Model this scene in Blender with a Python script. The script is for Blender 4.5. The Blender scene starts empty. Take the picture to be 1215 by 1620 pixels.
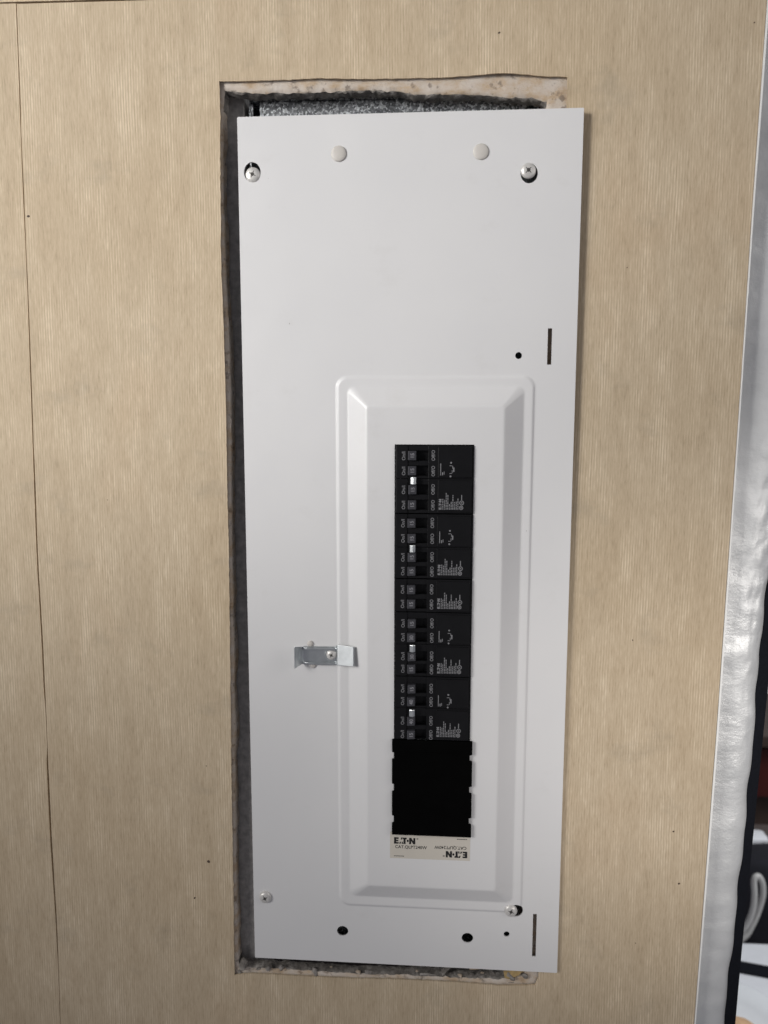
import bpy, bmesh, math, random
from mathutils import Vector, Matrix, noise
random.seed(7)
S = bpy.context.scene
COL = S.collection
MM = 0.001

# ------------------------------------------------------------------ camera
cam_d = bpy.data.cameras.new('camera'); cam = bpy.data.objects.new('camera', cam_d); COL.objects.link(cam)
cam.matrix_world = Matrix(((0.998449, -0.009186, 0.054915, 0.1523134),
                           (0.055598, 0.111739, -0.992181, -0.6429967),
                           (0.002978, 0.993695, 0.112077, 0.4829676),
                           (0, 0, 0, 1)))
cam_d.sensor_fit = 'VERTICAL'; cam_d.sensor_height = 36.0; cam_d.sensor_width = 27.0
cam_d.lens = 27.04; cam_d.clip_start = 0.02; cam_d.clip_end = 60
S.camera = cam
cam_d.dof.use_dof = True; cam_d.dof.focus_distance = 0.635; cam_d.dof.aperture_fstop = 5.6

# ------------------------------------------------------------------ light
W = bpy.data.worlds.new('World'); S.world = W; W.use_nodes = True
bg = W.node_tree.nodes['Background']; bg.inputs[0].default_value = (0.90, 0.90, 1.0, 1); bg.inputs[1].default_value = 0.165

def area(name, loc, target, sx, sy, power, col, spread=180, roll=0):
    l = bpy.data.lights.new(name, 'AREA'); l.shape = 'RECTANGLE'; l.size = sx; l.size_y = sy
    l.energy = power; l.color = col; l.spread = math.radians(spread)
    o = bpy.data.objects.new(name, l); COL.objects.link(o); o.location = loc
    o_rot = (Vector(target) - Vector(loc)).to_track_quat('-Z', 'Y').to_matrix().to_4x4() @ Matrix.Rotation(math.radians(roll), 4, 'Z')
    o.rotation_euler = o_rot.to_euler()
    return o
area('window_light_left', (-1.20, -1.15, 0.90), (0.04, 0, 0.62), 0.7, 0.8, 2.95, (1.0, 0.98, 0.95), 58)
# low beams of window light: one from the left that stops half way down, one from the right that stays low
def beam(name, direction, edge_pt, slope, side, R, dist, power, col, blend):
    # round beam whose rim passes through edge_pt on the wall, running along the given slope; side +1 lights above it, -1 below
    d = Vector(direction).normalized(); w = Vector((1, 0, slope)); t = (w - d * w.dot(d)).normalized(); n = t.cross(d)
    if n.z * side < 0: n = -n
    e = Vector(edge_pt); c = e + n * R; p = c - d * dist
    l = bpy.data.lights.new(name, 'SPOT'); l.energy = power; l.color = col; l.shadow_soft_size = 0.12
    l.spot_size = 2 * math.atan(R / dist); l.spot_blend = blend
    o = bpy.data.objects.new(name, l); COL.objects.link(o); o.location = p; o.rotation_euler = d.to_track_quat('-Z', 'Y').to_euler()
beam('window_beam_left', (0.62, 0.70, -0.18), (-0.06, 0, 0.318), 0.07, 1, 0.46, 3.0, 95, (1.0, 0.98, 0.95), 0.15)
beam('window_beam_right', (-0.40, 0.92, -0.05), (0.35, 0, 0.440), 0.12, -1, 0.235, 3.0, 135, (1.0, 0.955, 0.91), 0.62)
area('fill_light_far_right', (1.40, -0.70, 0.90), (0.44, 0.02, 0.5), 0.5, 0.9, 3.4, (1.0, 0.955, 0.91))  # added fill lamp: brightens the foil sheet, warm tint imitates wall bounce
area('room_light_behind', (1.25, 0.35, 0.75), (0.6, 0.45, -0.2), 0.5, 0.7, 9, (0.93, 0.97, 1.0))
S.view_settings.view_transform = 'Standard'; S.view_settings.look = 'None'
S.view_settings.exposure = 0.0; S.view_settings.gamma = 1.0; S.view_settings.use_curve_mapping = False
S.render.engine = 'CYCLES'

# ------------------------------------------------------------------ materials
def nmat(name):
    m = bpy.data.materials.new(name); m.use_nodes = True
    nt = m.node_tree
    return m, nt, nt.nodes['Principled BSDF']
def N(nt, t, **kw):
    n = nt.nodes.new(t)
    for k, v in kw.items(): setattr(n, k, v)
    return n
def ramp(nt, fac, stops):
    r = N(nt, 'ShaderNodeValToRGB'); e = r.color_ramp.elements
    while len(e) < len(stops): e.new(0.5)
    for i, (p, c) in enumerate(stops):
        e[i].position = p; e[i].color = (c[0], c[1], c[2], 1) if hasattr(c, '__len__') else (c, c, c, 1)
    nt.links.new(fac, r.inputs[0]); return r.outputs[0]
def nz(nt, scale=(1, 1, 1), s=1.0, detail=3, rough=0.55, loc=(0, 0, 0)):
    tc = N(nt, 'ShaderNodeTexCoord'); mp = N(nt, 'ShaderNodeMapping')
    mp.inputs['Scale'].default_value = scale; mp.inputs['Location'].default_value = loc
    nt.links.new(tc.outputs['Object'], mp.inputs[0])
    t = N(nt, 'ShaderNodeTexNoise'); t.inputs['Scale'].default_value = s; t.inputs['Detail'].default_value = detail
    t.inputs['Roughness'].default_value = rough
    nt.links.new(mp.outputs[0], t.inputs['Vector']); return t.outputs[0]
def mix(nt, a, b, fac, mode='MIX'):
    n = N(nt, 'ShaderNodeMix', data_type='RGBA', blend_type=mode)
    for sock, v in ((n.inputs[0], fac), (n.inputs[6], a), (n.inputs[7], b)):
        if isinstance(v, bpy.types.NodeSocket): nt.links.new(v, sock)
        elif hasattr(v, '__len__'): sock.default_value = (*v[:3], 1)
        else: sock.default_value = v
    return n.outputs[2]
def math_(nt, op, a, b=None):
    n = N(nt, 'ShaderNodeMath', operation=op)
    for s, v in zip(n.inputs, (a, b)):
        if v is None: continue
        if isinstance(v, bpy.types.NodeSocket): nt.links.new(v, s)
        else: s.default_value = v
    return n.outputs[0]
def bump(nt, b, height, strength, dist):
    n = N(nt, 'ShaderNodeBump'); n.inputs['Strength'].default_value = strength; n.inputs['Distance'].default_value = dist
    nt.links.new(height, n.inputs['Height']); nt.links.new(n.outputs[0], b.inputs['Normal'])
def simple(name, col, rough=0.5, metal=0.0, var=0.08, vs=60, bs=0.0, bsc=400, spec=0.5):
    m, nt, b = nmat(name)
    f = nz(nt, s=vs, detail=4)
    c = ramp(nt, f, [(0.25, [x * (1 - var) for x in col]), (0.75, [min(1, x * (1 + var)) for x in col])])
    nt.links.new(c, b.inputs['Base Color'])
    b.inputs['Roughness'].default_value = rough; b.inputs['Metallic'].default_value = metal
    b.inputs['Specular IOR Level'].default_value = spec
    if bs: bump(nt, b, nz(nt, s=bsc, detail=3), bs, 0.0006)
    return m

def mat_wall():
    m, nt, b = nmat('beige_ribbed_vinyl')
    tc = N(nt, 'ShaderNodeTexCoord')
    # slight wandering of the vertical lines
    sx = N(nt, 'ShaderNodeSeparateXYZ'); nt.links.new(tc.outputs['Object'], sx.inputs[0])
    wob = nz(nt, (6, 1, 2.2), 1, 2)
    x = math_(nt, 'ADD', sx.outputs[0], math_(nt, 'MULTIPLY', math_(nt, 'SUBTRACT', wob, 0.5), 0.012))
    ph = math_(nt, 'MULTIPLY', x, 2 * math.pi / 0.00215)
    wave = math_(nt, 'ADD', math_(nt, 'MULTIPLY', math_(nt, 'SINE', ph), 0.5), 0.5)
    fine = nz(nt, (1050, 1, 110), 1, 3, 0.65)
    mid = nz(nt, (360, 1, 48), 1, 4, 0.65, (3, 0, 1))
    wide = nz(nt, (70, 1, 26), 1, 5, 0.68, (1, 5, 2))
    blot = nz(nt, (1, 1, 0.6), 7, 4, 0.6)
    mask = ramp(nt, nz(nt, (60, 1, 10), 1, 3, 0.6, (8, 1, 1)), [(0.38, 0.05), (0.68, 1.0)])
    g = math_(nt, 'ADD', math_(nt, 'MULTIPLY', math_(nt, 'MULTIPLY', wave, mask), 0.40), math_(nt, 'MULTIPLY', fine, 0.85))
    g = math_(nt, 'ADD', g, math_(nt, 'MULTIPLY', mid, 0.65))
    g = math_(nt, 'ADD', g, math_(nt, 'MULTIPLY', wide, 0.35))
    g = math_(nt, 'MULTIPLY', g, 0.5)
    col = ramp(nt, g, [(0.28, (0.35, 0.268, 0.178)), (0.44, (0.535, 0.428, 0.296)), (0.57, (0.62, 0.508, 0.362)), (0.70, (0.77, 0.65, 0.49))])
    tint = ramp(nt, blot, [(0.3, (0.95, 0.93, 0.90)), (0.55, (1, 1, 1)), (0.75, (1.0, 0.96, 0.93))])
    col = mix(nt, col, tint, 1.0, 'MULTIPLY')
    # thin grey handling smudges
    sm = ramp(nt, nz(nt, (1, 1, 1.4), 16, 6, 0.65, (4, 2, 7)), [(0.57, 0.0), (0.76, 0.45)])
    col = mix(nt, col, (0.33, 0.28, 0.21), sm)
    nt.links.new(col, b.inputs['Base Color'])
    b.inputs['Roughness'].default_value = 0.62; b.inputs['Specular IOR Level'].default_value = 0.25
    bump(nt, b, g, 0.35, 0.0006)
    return m
def mat_paint():
    m, nt, b = nmat('white_enamel')
    c = ramp(nt, nz(nt, s=9, detail=5), [(0.3, (0.735, 0.732, 0.735)), (0.7, (0.765, 0.76, 0.758))])
    sm = ramp(nt, nz(nt, (1, 1, 1.3), 22, 7, 0.7, (3, 1, 2)), [(0.58, 0.0), (0.80, 0.22)])     # faint finger smudges and dust
    c = mix(nt, c, (0.56, 0.54, 0.51), sm)
    sc = ramp(nt, nz(nt, (160, 1, 5), 1, 4, 0.7, (9, 3, 4)), [(0.70, 0.0), (0.78, 0.18)])       # hairline rubs
    c = mix(nt, c, (0.60, 0.59, 0.57), sc)
    nt.links.new(c, b.inputs['Base Color'])
    r = ramp(nt, nz(nt, s=30, detail=4), [(0.3, 0.28), (0.7, 0.44)]); nt.links.new(r, b.inputs['Roughness'])
    b.inputs['Specular IOR Level'].default_value = 0.5
    return m
def mat_galv():
    m, nt, b = nmat('galvanised_spangle')
    tc = N(nt, 'ShaderNodeTexCoord'); v = N(nt, 'ShaderNodeTexVoronoi'); v.inputs['Scale'].default_value = 620
    nt.links.new(tc.outputs['Object'], v.inputs['Vector'])
    bw = N(nt, 'ShaderNodeRGBToBW'); nt.links.new(v.outputs['Color'], bw.inputs[0])
    f = math_(nt, 'ADD', math_(nt, 'MULTIPLY', bw.outputs[0], 0.7), math_(nt, 'MULTIPLY', nz(nt, s=14, detail=5), 0.5))
    c = ramp(nt, f, [(0.35, (0.09, 0.095, 0.10)), (0.62, (0.22, 0.23, 0.245)), (0.85, (0.70, 0.73, 0.75))])
    nt.links.new(c, b.inputs['Base Color'])
    b.inputs['Metallic'].default_value = 0.55; b.inputs['Roughness'].default_value = 0.5
    bump(nt, b, bw.outputs[0], 0.12, 0.0004)
    return m
def mat_plaster():
    m, nt, b = nmat('torn_plaster')
    f = nz(nt, (1, 1, 1.8), 55, 6, 0.65)
    c = ramp(nt, f, [(0.26, (0.42, 0.29, 0.18)), (0.40, (0.55, 0.43, 0.31)), (0.52, (0.60, 0.52, 0.44)), (0.75, (0.66, 0.61, 0.56))])
    d = ramp(nt, nz(nt, s=160, detail=4), [(0.58, 0.0), (0.68, 0.7)])
    c = mix(nt, c, (0.20, 0.16, 0.13), d)
    nt.links.new(c, b.inputs['Base Color']); b.inputs['Roughness'].default_value = 0.9
    b.inputs['Specular IOR Level'].default_value = 0.15
    bump(nt, b, nz(nt, s=380, detail=5, rough=0.7), 0.7, 0.0012)
    return m
def mat_core():
    m, nt, b = nmat('grey_gypsum_core')
    f = nz(nt, s=120, detail=6, rough=0.7)
    c = ramp(nt, f, [(0.3, (0.10, 0.09, 0.08)), (0.5, (0.24, 0.22, 0.20)), (0.72, (0.48, 0.45, 0.42))])
    nt.links.new(c, b.inputs['Base Color']); b.inputs['Roughness'].default_value = 0.95
    bump(nt, b, nz(nt, s=420, detail=5, rough=0.7), 0.9, 0.0015)
    return m
def mat_silver():
    m, nt, b = nmat('silver_foil_fabric')
    c = ramp(nt, nz(nt, s=25, detail=5), [(0.3, (0.68, 0.69, 0.69)), (0.7, (0.80, 0.81, 0.81))])
    nt.links.new(c, b.inputs['Base Color']); b.inputs['Metallic'].default_value = 0.32
    r = ramp(nt, nz(nt, s=40, detail=4), [(0.3, 0.30), (0.7, 0.5)]); nt.links.new(r, b.inputs['Roughness'])
    bump(nt, b, nz(nt, (1, 1, 1.5), 75, 8, 0.68), 0.36, 0.002)
    return m
M = dict(
    wall=mat_wall(), paint=mat_paint(), galv=mat_galv(), plaster=mat_plaster(), core=mat_core(), silver=mat_silver(),
    black=simple('black_phenolic', (0.006, 0.006, 0.007), 0.40, var=0.25, vs=80, bs=0.10, bsc=900, spec=0.22),
    wellblack=simple('black_plate_plastic', (0.0015, 0.0015, 0.0015), 0.7, var=0.3, spec=0.03),
    handle=simple('sheen_grey_plastic', (0.045, 0.045, 0.052), 0.38, var=0.15),  # grey stands in for the sheen on the black switch faces
    print=simple('grey_print', (0.21, 0.21, 0.22), 0.6, var=0.2, vs=900),
    numprint=simple('pale_print', (0.27, 0.27, 0.29), 0.6, var=0.15, vs=900),
    ink=simple('black_ink', (0.008, 0.008, 0.008), 0.7),
    sticker=simple('cream_paper', (0.62, 0.58, 0.51), 0.6, var=0.03),
    zinc=simple('bright_zinc', (0.70, 0.73, 0.74), 0.30, 0.92, var=0.12, vs=90, bs=0.05),
    screw=simple('nickel_screw', (0.74, 0.72, 0.69), 0.38, 0.35, var=0.12, vs=300),
    dark=simple('socket_shade', (0.07, 0.065, 0.06), 0.6, 0.3),  # dark colour stands in for the shade inside the screw recess
    plug=simple('white_nylon', (0.60, 0.57, 0.53), 0.5, var=0.05),
    trim=simple('glint_white_trim', (0.92, 0.92, 0.90), 0.45, var=0.03),  # whitened so the glint on the trim edge sits in its colour
    stud=simple('dull_steel', (0.47, 0.45, 0.43), 0.6, 0.15, var=0.35, vs=160, bs=0.4, bsc=700),
    binding=simple('black_webbing', (0.006, 0.007, 0.011), 0.8, var=0.3, vs=500, bs=0.3, bsc=1500, spec=0.15),
    piping=simple('grey_piping', (0.42, 0.40, 0.39), 0.6),
    fibre=simple('yellow_fibre', (0.42, 0.30, 0.14), 0.9, var=0.3, vs=200),
    nail=simple('brown_nail', (0.09, 0.06, 0.04), 0.6),
    white=simple('white_laminate', (0.80, 0.81, 0.84), 0.4, var=0.03),
    red=simple('dark_red_lacquer', (0.075, 0.014, 0.012), 0.4, var=0.3, vs=12),
    brown=simple('dark_brown_wood', (0.055, 0.035, 0.028), 0.5, var=0.3, vs=20),
    shelf=simple('taupe_shelf', (0.16, 0.13, 0.12), 0.5, var=0.1),
    bag=simple('black_cloth', (0.008, 0.008, 0.013), 0.9, var=0.3, vs=40, bs=0.4, bsc=300),
    hose=simple('pale_grey_hose', (0.56, 0.55, 0.53), 0.4, var=0.06),
    china=simple('white_china', (0.82, 0.84, 0.86), 0.2, var=0.02),
    bread=simple('tan_crust', (0.66, 0.42, 0.24), 0.8, var=0.2, vs=70, bs=0.4),
    backwall=simple('pale_wall', (0.80, 0.77, 0.74), 0.8, var=0.03),
)

# ------------------------------------------------------------------ helpers
def link(name, me, mat, parent=None, smooth=False, angle=None):
    if mat is not None and not me.materials: me.materials.append(M[mat] if isinstance(mat, str) else mat)
    if smooth:
        for p in me.polygons: p.use_smooth = True
        if angle: me.set_sharp_from_angle(angle=math.radians(angle))
    o = bpy.data.objects.new(name, me); COL.objects.link(o)
    if parent is not None: o.parent = parent
    return o
def from_bm(bm):
    me = bpy.data.meshes.new('m'); bm.normal_update(); bm.to_mesh(me); bm.free(); return me
def from_py(v, f):
    me = bpy.data.meshes.new('m'); me.from_pydata([tuple(p) for p in v], [], f); me.validate(); me.update(); return me
def thing(name, label, cat, group=None, mw=None):
    o = bpy.data.objects.new(name, None); o.empty_display_size = 0.02; COL.objects.link(o)
    if mw is not None: o.matrix_world = mw
    tag(o, label, cat, group); return o
def tag(o, label, cat, group=None):
    o['label'] = label; o['category'] = cat
    if group: o['group'] = group
def bevel(o, w, seg=2, ang=40):
    b = o.modifiers.new('bevel', 'BEVEL'); b.width = w; b.segments = seg; b.limit_method = 'ANGLE'; b.angle_limit = math.radians(ang)
    b.harden_normals = False; return o
def add_box(bm, x0, x1, y0, y1, z0, z1):
    vs = [bm.verts.new(p) for p in [(x0, y0, z0), (x1, y0, z0), (x1, y1, z0), (x0, y1, z0), (x0, y0, z1), (x1, y0, z1), (x1, y1, z1), (x0, y1, z1)]]
    for f in [(0, 3, 2, 1), (4, 5, 6, 7), (0, 1, 5, 4), (1, 2, 6, 5), (2, 3, 7, 6), (3, 0, 4, 7)]: bm.faces.new([vs[i] for i in f])
    return vs
def box_me(*a):
    bm = bmesh.new(); add_box(bm, *a); return from_bm(bm)
def tube_me(pts, r, seg=10, rib=None):
    bm = bmesh.new(); rings = []
    for i, p in enumerate(pts):
        p = Vector(p); a = Vector(pts[max(0, i - 1)]); b = Vector(pts[min(len(pts) - 1, i + 1)])
        t = (b - a).normalized(); u = t.orthogonal().normalized() if i == 0 else (u - t * u.dot(t)).normalized(); w = t.cross(u)
        rr = r * (rib(i) if rib else 1)
        rings.append([bm.verts.new(p + (u * math.cos(k * 2 * math.pi / seg) + w * math.sin(k * 2 * math.pi / seg)) * rr) for k in range(seg)])
    for a, b in zip(rings, rings[1:]):
        for k in range(seg): bm.faces.new((a[k], a[(k + 1) % seg], b[(k + 1) % seg], b[k]))
    bm.faces.new(rings[0][::-1]); bm.faces.new(rings[-1]); return from_bm(bm)
def lathe(bm, prof, seg=28, close=True):
    # prof: (radius, h) with h towards the viewer (-y)
    rings = [[bm.verts.new((r * math.cos(k * 2 * math.pi / seg), -h, r * math.sin(k * 2 * math.pi / seg))) for k in range(seg)] for r, h in prof]
    for a, b in zip(rings, rings[1:]):
        for k in range(seg): bm.faces.new((a[k], a[(k + 1) % seg], b[(k + 1) % seg], b[k]))
    if close: bm.faces.new(rings[-1]); bm.faces.new(rings[0][::-1])
def fbm(p, s, o=4): return noise.fractal(Vector(p) * s, 1.0, 2.0, o)

# ------------------------------------------------------------------ the wall (front face at y = 0, camera on -y)
def mmv(l): return [(a * MM, b * MM) for a, b in l]
OPEN = mmv([(-15.5, 756.8), (26, 756.9), (66.6, 757.5), (83.3, 756.4), (100.4, 756.3), (161.4, 756.0), (177.8, 756.6), (201.5, 757.7), (211.9, 757.8), (224.2, 756.9), (240.4, 755.3), (258.8, 754.6), (259, 731.4), (259.2, 541), (258.5, 342), (257.2, 168.8), (256.2, -7.2), (253.6, -14.6), (220.5, -16.8), (186.6, -15.1), (156, -14.8), (113.7, -14.9), (94.8, -15.8), (49.2, -15.7), (-3.1, -15.1), (-18.9, -17.3), (-18.9, 15), (-18.4, 67.7), (-18.1, 145.6), (-16.8, 270.9), (-15.8, 391.2), (-16.1, 417.8), (-15.7, 491.9), (-16.3, 564.2), (-17.2, 622.2), (-16.5, 657.7), (-16, 708.4), (-15.2, 729.8)])
CORE = mmv([(-12, 751.3), (-0.2, 750.1), (10.1, 748.9), (30.6, 748.5), (51, 748.6), (71.3, 748.7), (91.6, 749.2), (106.8, 749.4), (132, 747.5), (139.5, 745.4), (162.1, 745), (177, 744.7), (192, 744.4), (206.9, 742.7), (216.9, 741.5), (226.8, 741.3), (236.7, 740.2), (243.6, 737.7), (243.8, 731.6), (244.2, 541.2), (244, 341.3), (242.8, 167.4), (243, -5), (235.8, -9.6), (220.6, -12.8), (186.7, -13.1), (155.9, -12.7), (113.6, -13.4), (94.6, -13.6), (48.9, -12.6), (-3.5, -11.9), (-15.8, -11.2), (-16.5, 13.7), (-16.7, 66.5), (-16.3, 144.7), (-15.1, 270.3), (-14.4, 390.9), (-13.9, 417.6), (-12.4, 492), (-13.1, 564.5), (-15.1, 622.6), (-15.5, 658.2), (-14.9, 709.1), (-14, 730.5)])
SEAM = mmv([(-177.5, 900), (-178.3, 831.1), (-178.4, 818.8), (-180, 717), (-180.7, 652.1), (-180.9, 592.4), (-181.8, 533.5), (-182.8, 464.7), (-184.2, 368.3), (-183.6, 305.2), (-183.8, 237.9), (-184.5, 172.6), (-184.6, 104.1), (-183.9, 29.8), (-184.1, -0.2), (-185.6, -86.9), (-186, -200)])
EDGE = mmv([(409.5, 900), (408.1, 820.2), (405.7, 657.9), (404.4, 520.6), (400.6, 229.4), (395.8, -21.9), (394.7, -69.7), (392.5, -200)])
def dens(poly, step, closed=True):
    out = []; n = len(poly)
    for i in range(n if closed else n - 1):
        a = Vector(poly[i]); b = Vector(poly[(i + 1) % n]); k = max(1, int((b - a).length / step))
        for j in range(k): out.append(a.lerp(b, j / k))
    if not closed: out.append(Vector(poly[-1]))
    return out
def interp(poly, z):
    for (x0, z0), (x1, z1) in zip(poly, poly[1:]):
        if z0 >= z >= z1: return x0 + (x1 - x0) * (z0 - z) / (z0 - z1)
    return poly[0][0] if z > poly[0][1] else poly[-1][0]
def loop_normals(pts, smooth=3):
    n = len(pts); out = []
    for i in range(n):
        t = pts[(i + smooth) % n] - pts[(i - smooth) % n]
        out.append(Vector((-t.y, t.x)).normalized())     # clockwise loop -> left normal points outward
    return out
from mathutils.geometry import delaunay_2d_cdt
def cdt_fill(loops, inside):
    pts = []; edges = []
    for lp in loops:
        b = len(pts); pts += [Vector((p[0], p[1])) for p in lp]; edges += [(b + i, b + (i + 1) % len(lp)) for i in range(len(lp))]
    v, e, f, *_ = delaunay_2d_cdt(pts, edges, [], 0, 1e-7)
    keep = []
    for t in f:
        c = sum((v[i] for i in t), Vector((0, 0))) / len(t)
        if inside(c): keep.append(t)
    return v, keep
def pip(poly, p):
    c = False; n = len(poly)
    for i in range(n):
        a = poly[i]; b = poly[i - 1]
        if (a[1] > p[1]) != (b[1] > p[1]) and p[0] < (b[0] - a[0]) * (p[1] - a[1]) / (b[1] - a[1]) + a[0]: c = not c
    return c

wall = bpy.data.objects.new('wall', None); COL.objects.link(wall); wall['kind'] = 'structure'; wall.rotation_euler = (0.0055, 0, 0); wall.scale = (1, 1, 0.9970)
SKIN = 0.0016
def wall_main():
    op = dens(OPEN, 0.0035); nr = loop_normals(op)
    ragged = [p + n * (0.0005 * fbm((p.x, p.y, 0), 260) ) for p, n in zip(op, nr)]
    ring1 = [p + n * 0.004 for p, n in zip(op, nr)]; ring2 = [p + n * 0.010 for p, n in zip(op, nr)]
    ztop, zbot = 0.8190, -0.16
    zs = [ztop + (zbot - ztop) * i / 40 for i in range(41)]
    left = [Vector((interp(SEAM, z) + 0.0005 + 0.0003 * fbm((0, 0, z), 30), z)) for z in zs]
    right = [Vector((interp(EDGE, z) - 0.0012, z)) for z in zs]
    outer = left[::-1] + right          # up the left side, down the right side
    outer[len(left) - 1].y -= 0.0
    v, f = cdt_fill([outer, ring2], lambda c: pip(outer, c) and not pip(ring2, c))
    verts = [(p.x, 0, p.y) for p in v]; faces = [tuple(t) for t in f]
    # fix orientation later with recalc; add rings to the cut edge, a little lip that lifts where the paper came loose
    bm = bmesh.new(); bv = [bm.verts.new(q) for q in verts]
    for t in faces: bm.faces.new([bv[i] for i in t])
    # first ring2 verts are input verts in order after outer
    o0 = len(outer); r2 = [bv[o0 + i] for i in range(len(ring2))]
    def lift(p):
        l = 0.0
        if p.y > 0.74: l = 0.0014 * math.exp(-((p.x - 0.207) / 0.030) ** 2) + 0.0006 * math.exp(-((p.x - 0.075) / 0.02) ** 2) + 0.0003
        return l
    r1 = [bm.verts.new((p.x, -0.45 * lift(q), p.y)) for p, q in zip(ring1, op)]
    r0 = [bm.verts.new((p.x, -lift(q), p.y)) for p, q in zip(ragged, op)]
    rb = [bm.verts.new((p.x, SKIN - lift(q), p.y)) for p, q in zip(ragged, op)]
    n = len(op)
    for a, b in ((r2, r1), (r1, r0), (r0, rb)):
        for i in range(n): bm.faces.new((a[i], a[(i + 1) % n], b[(i + 1) % n], b[i]))
    # outer thickness
    ob = [bm.verts.new((p.x, 0.012, p.y)) for p in outer]
    for i in range(len(outer)): bm.faces.new((bv[i], bv[(i + 1) % len(outer)], ob[(i + 1) % len(outer)], ob[i]))
    bmesh.ops.recalc_face_normals(bm, faces=bm.faces)
    return from_bm(bm)
wp_main = link('wall_panel', wall_main(), 'wall', wall)
def strip_panel(left, right, thick, y0=0.0):
    bm = bmesh.new(); L = [bm.verts.new((p[0], y0, p[1])) for p in left]; R = [bm.verts.new((p[0], y0, p[1])) for p in right]
    for i in range(len(L) - 1): bm.faces.new((L[i], R[i], R[i + 1], L[i + 1]))
    g = bmesh.ops.extrude_face_region(bm, geom=list(bm.faces))
    bmesh.ops.translate(bm, verts=[e for e in g['geom'] if isinstance(e, bmesh.types.BMVert)], vec=(0, thick, 0))
    bmesh.ops.recalc_face_normals(bm, faces=bm.faces); return from_bm(bm)
zs = [0.8195 - 0.98 * i / 60 for i in range(61)]
def gapw(z):
    g = 0.0004 + 0.0006 * max(0, math.sin((0.62 - z) * 4.2)) + 0.0005 * math.exp(-((z - 0.12) / 0.06) ** 2)
    if 0.19 < z < 0.235 or z < 0.0: g = 0.00012
    return g
link('wall_panel', strip_panel([(-0.42, z) for z in zs], [(interp(SEAM, z) - gapw(z), z) for z in zs], 0.012, 0.0003), 'wall', wall)
link('wall_panel', strip_panel([(-0.42, 0.96), (-0.42, 0.8205)], [(0.41, 0.96), (0.4085, 0.8200)], 0.012, -0.0004), 'wall', wall)
# backing board behind the joints (dark cavity)
def back_board():
    bm = bmesh.new()
    for a in ((-0.42, -0.05, 0.0205, 0.024, -0.16, 0.96), (0.27, 0.394, 0.0205, 0.024, -0.16, 0.80), (-0.05, 0.27, 0.0205, 0.024, 0.79, 0.96), (-0.05, 0.27, 0.0205, 0.024, -0.16, -0.06)): add_box(bm, *a)
    return from_bm(bm)
link('backing_board', back_board(), 'brown', wall)
link('cavity_back', box_me(-0.10, 0.30, 0.115, 0.118, -0.10, 0.86), 'brown', wall)
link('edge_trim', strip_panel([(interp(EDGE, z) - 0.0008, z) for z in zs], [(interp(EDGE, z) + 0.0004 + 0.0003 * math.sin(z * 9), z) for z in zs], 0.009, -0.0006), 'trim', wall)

# torn plaster layer under the skin, with its broken inner edge
def core_mesh():
    lp = dens(CORE, 0.0022); nr = loop_normals(lp, 4); n = len(lp)
    bm = bmesh.new(); rings = []
    offs = [0.030, 0.024, 0.018, 0.014, 0.010, 0.007, 0.004, 0.0018, 0.0]
    for k, o in enumerate(offs):
        row = []
        for p, d in zip(lp, nr):
            side = 0.0 if (p.y > 0.735 or p.y < -0.005) else 1.0
            jag = (1 - side) * (0.0011 * fbm((p.x, p.y, 3), 170, 5) + 0.0006 * fbm((p.x, p.y, 9), 600, 3)) + side * (0.0004 * fbm((p.x, p.y, 3), 90, 4))
            q = p + d * (o + jag * (1 if o < 0.004 else 0.3))
            dep = SKIN + 0.0010 + 0.0006 * fbm((q.x, q.y, 1), 120, 4) + (0.0012 if o == 0 else 0)
            row.append(bm.verts.new((q.x, max(dep, SKIN + 0.0002), q.y)))
        rings.append(row)
    for dep, ins in ((0.0045, -0.0004), (0.008, -0.0012), (0.0115, -0.0014), (0.0145, -0.0006)):
        row = []
        for p, d in zip(lp, nr):
            top = 1.0 if p.y > 0.70 else (0.6 if p.y < 0.0 else 0.35)
            jag = 0.0020 * top * fbm((p.x * 1.5, p.y * 1.5, dep * 160), 190, 5) + ins * top
            if -0.005 < p.y < 0.735: jag = -abs(0.0035 * fbm((0, p.y, 2.3), 16, 3)) * dep / 0.0145 + 0.0004 * fbm((p.x, p.y, dep * 60), 120, 4)
            q = p + d * jag
            row.append(bm.verts.new((q.x, dep + 0.0008 * fbm((p.x, p.y, dep), 200), q.y)))
        rings.append(row)
    for k, (a, b) in enumerate(zip(rings, rings[1:])):
        for i in range(n):
            f = bm.faces.new((a[i], a[(i + 1) % n], b[(i + 1) % n], b[i])); f.material_index = 0 if (k < 8 or -0.005 < a[i].co.z < 0.735) else 1
    bmesh.ops.recalc_face_normals(bm, faces=bm.faces)
    me = from_bm(bm); me.materials.append(M['plaster']); me.materials.append(M['core']); return me
link('plaster_layer', core_mesh(), None, wall, smooth=True, angle=50)
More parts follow.
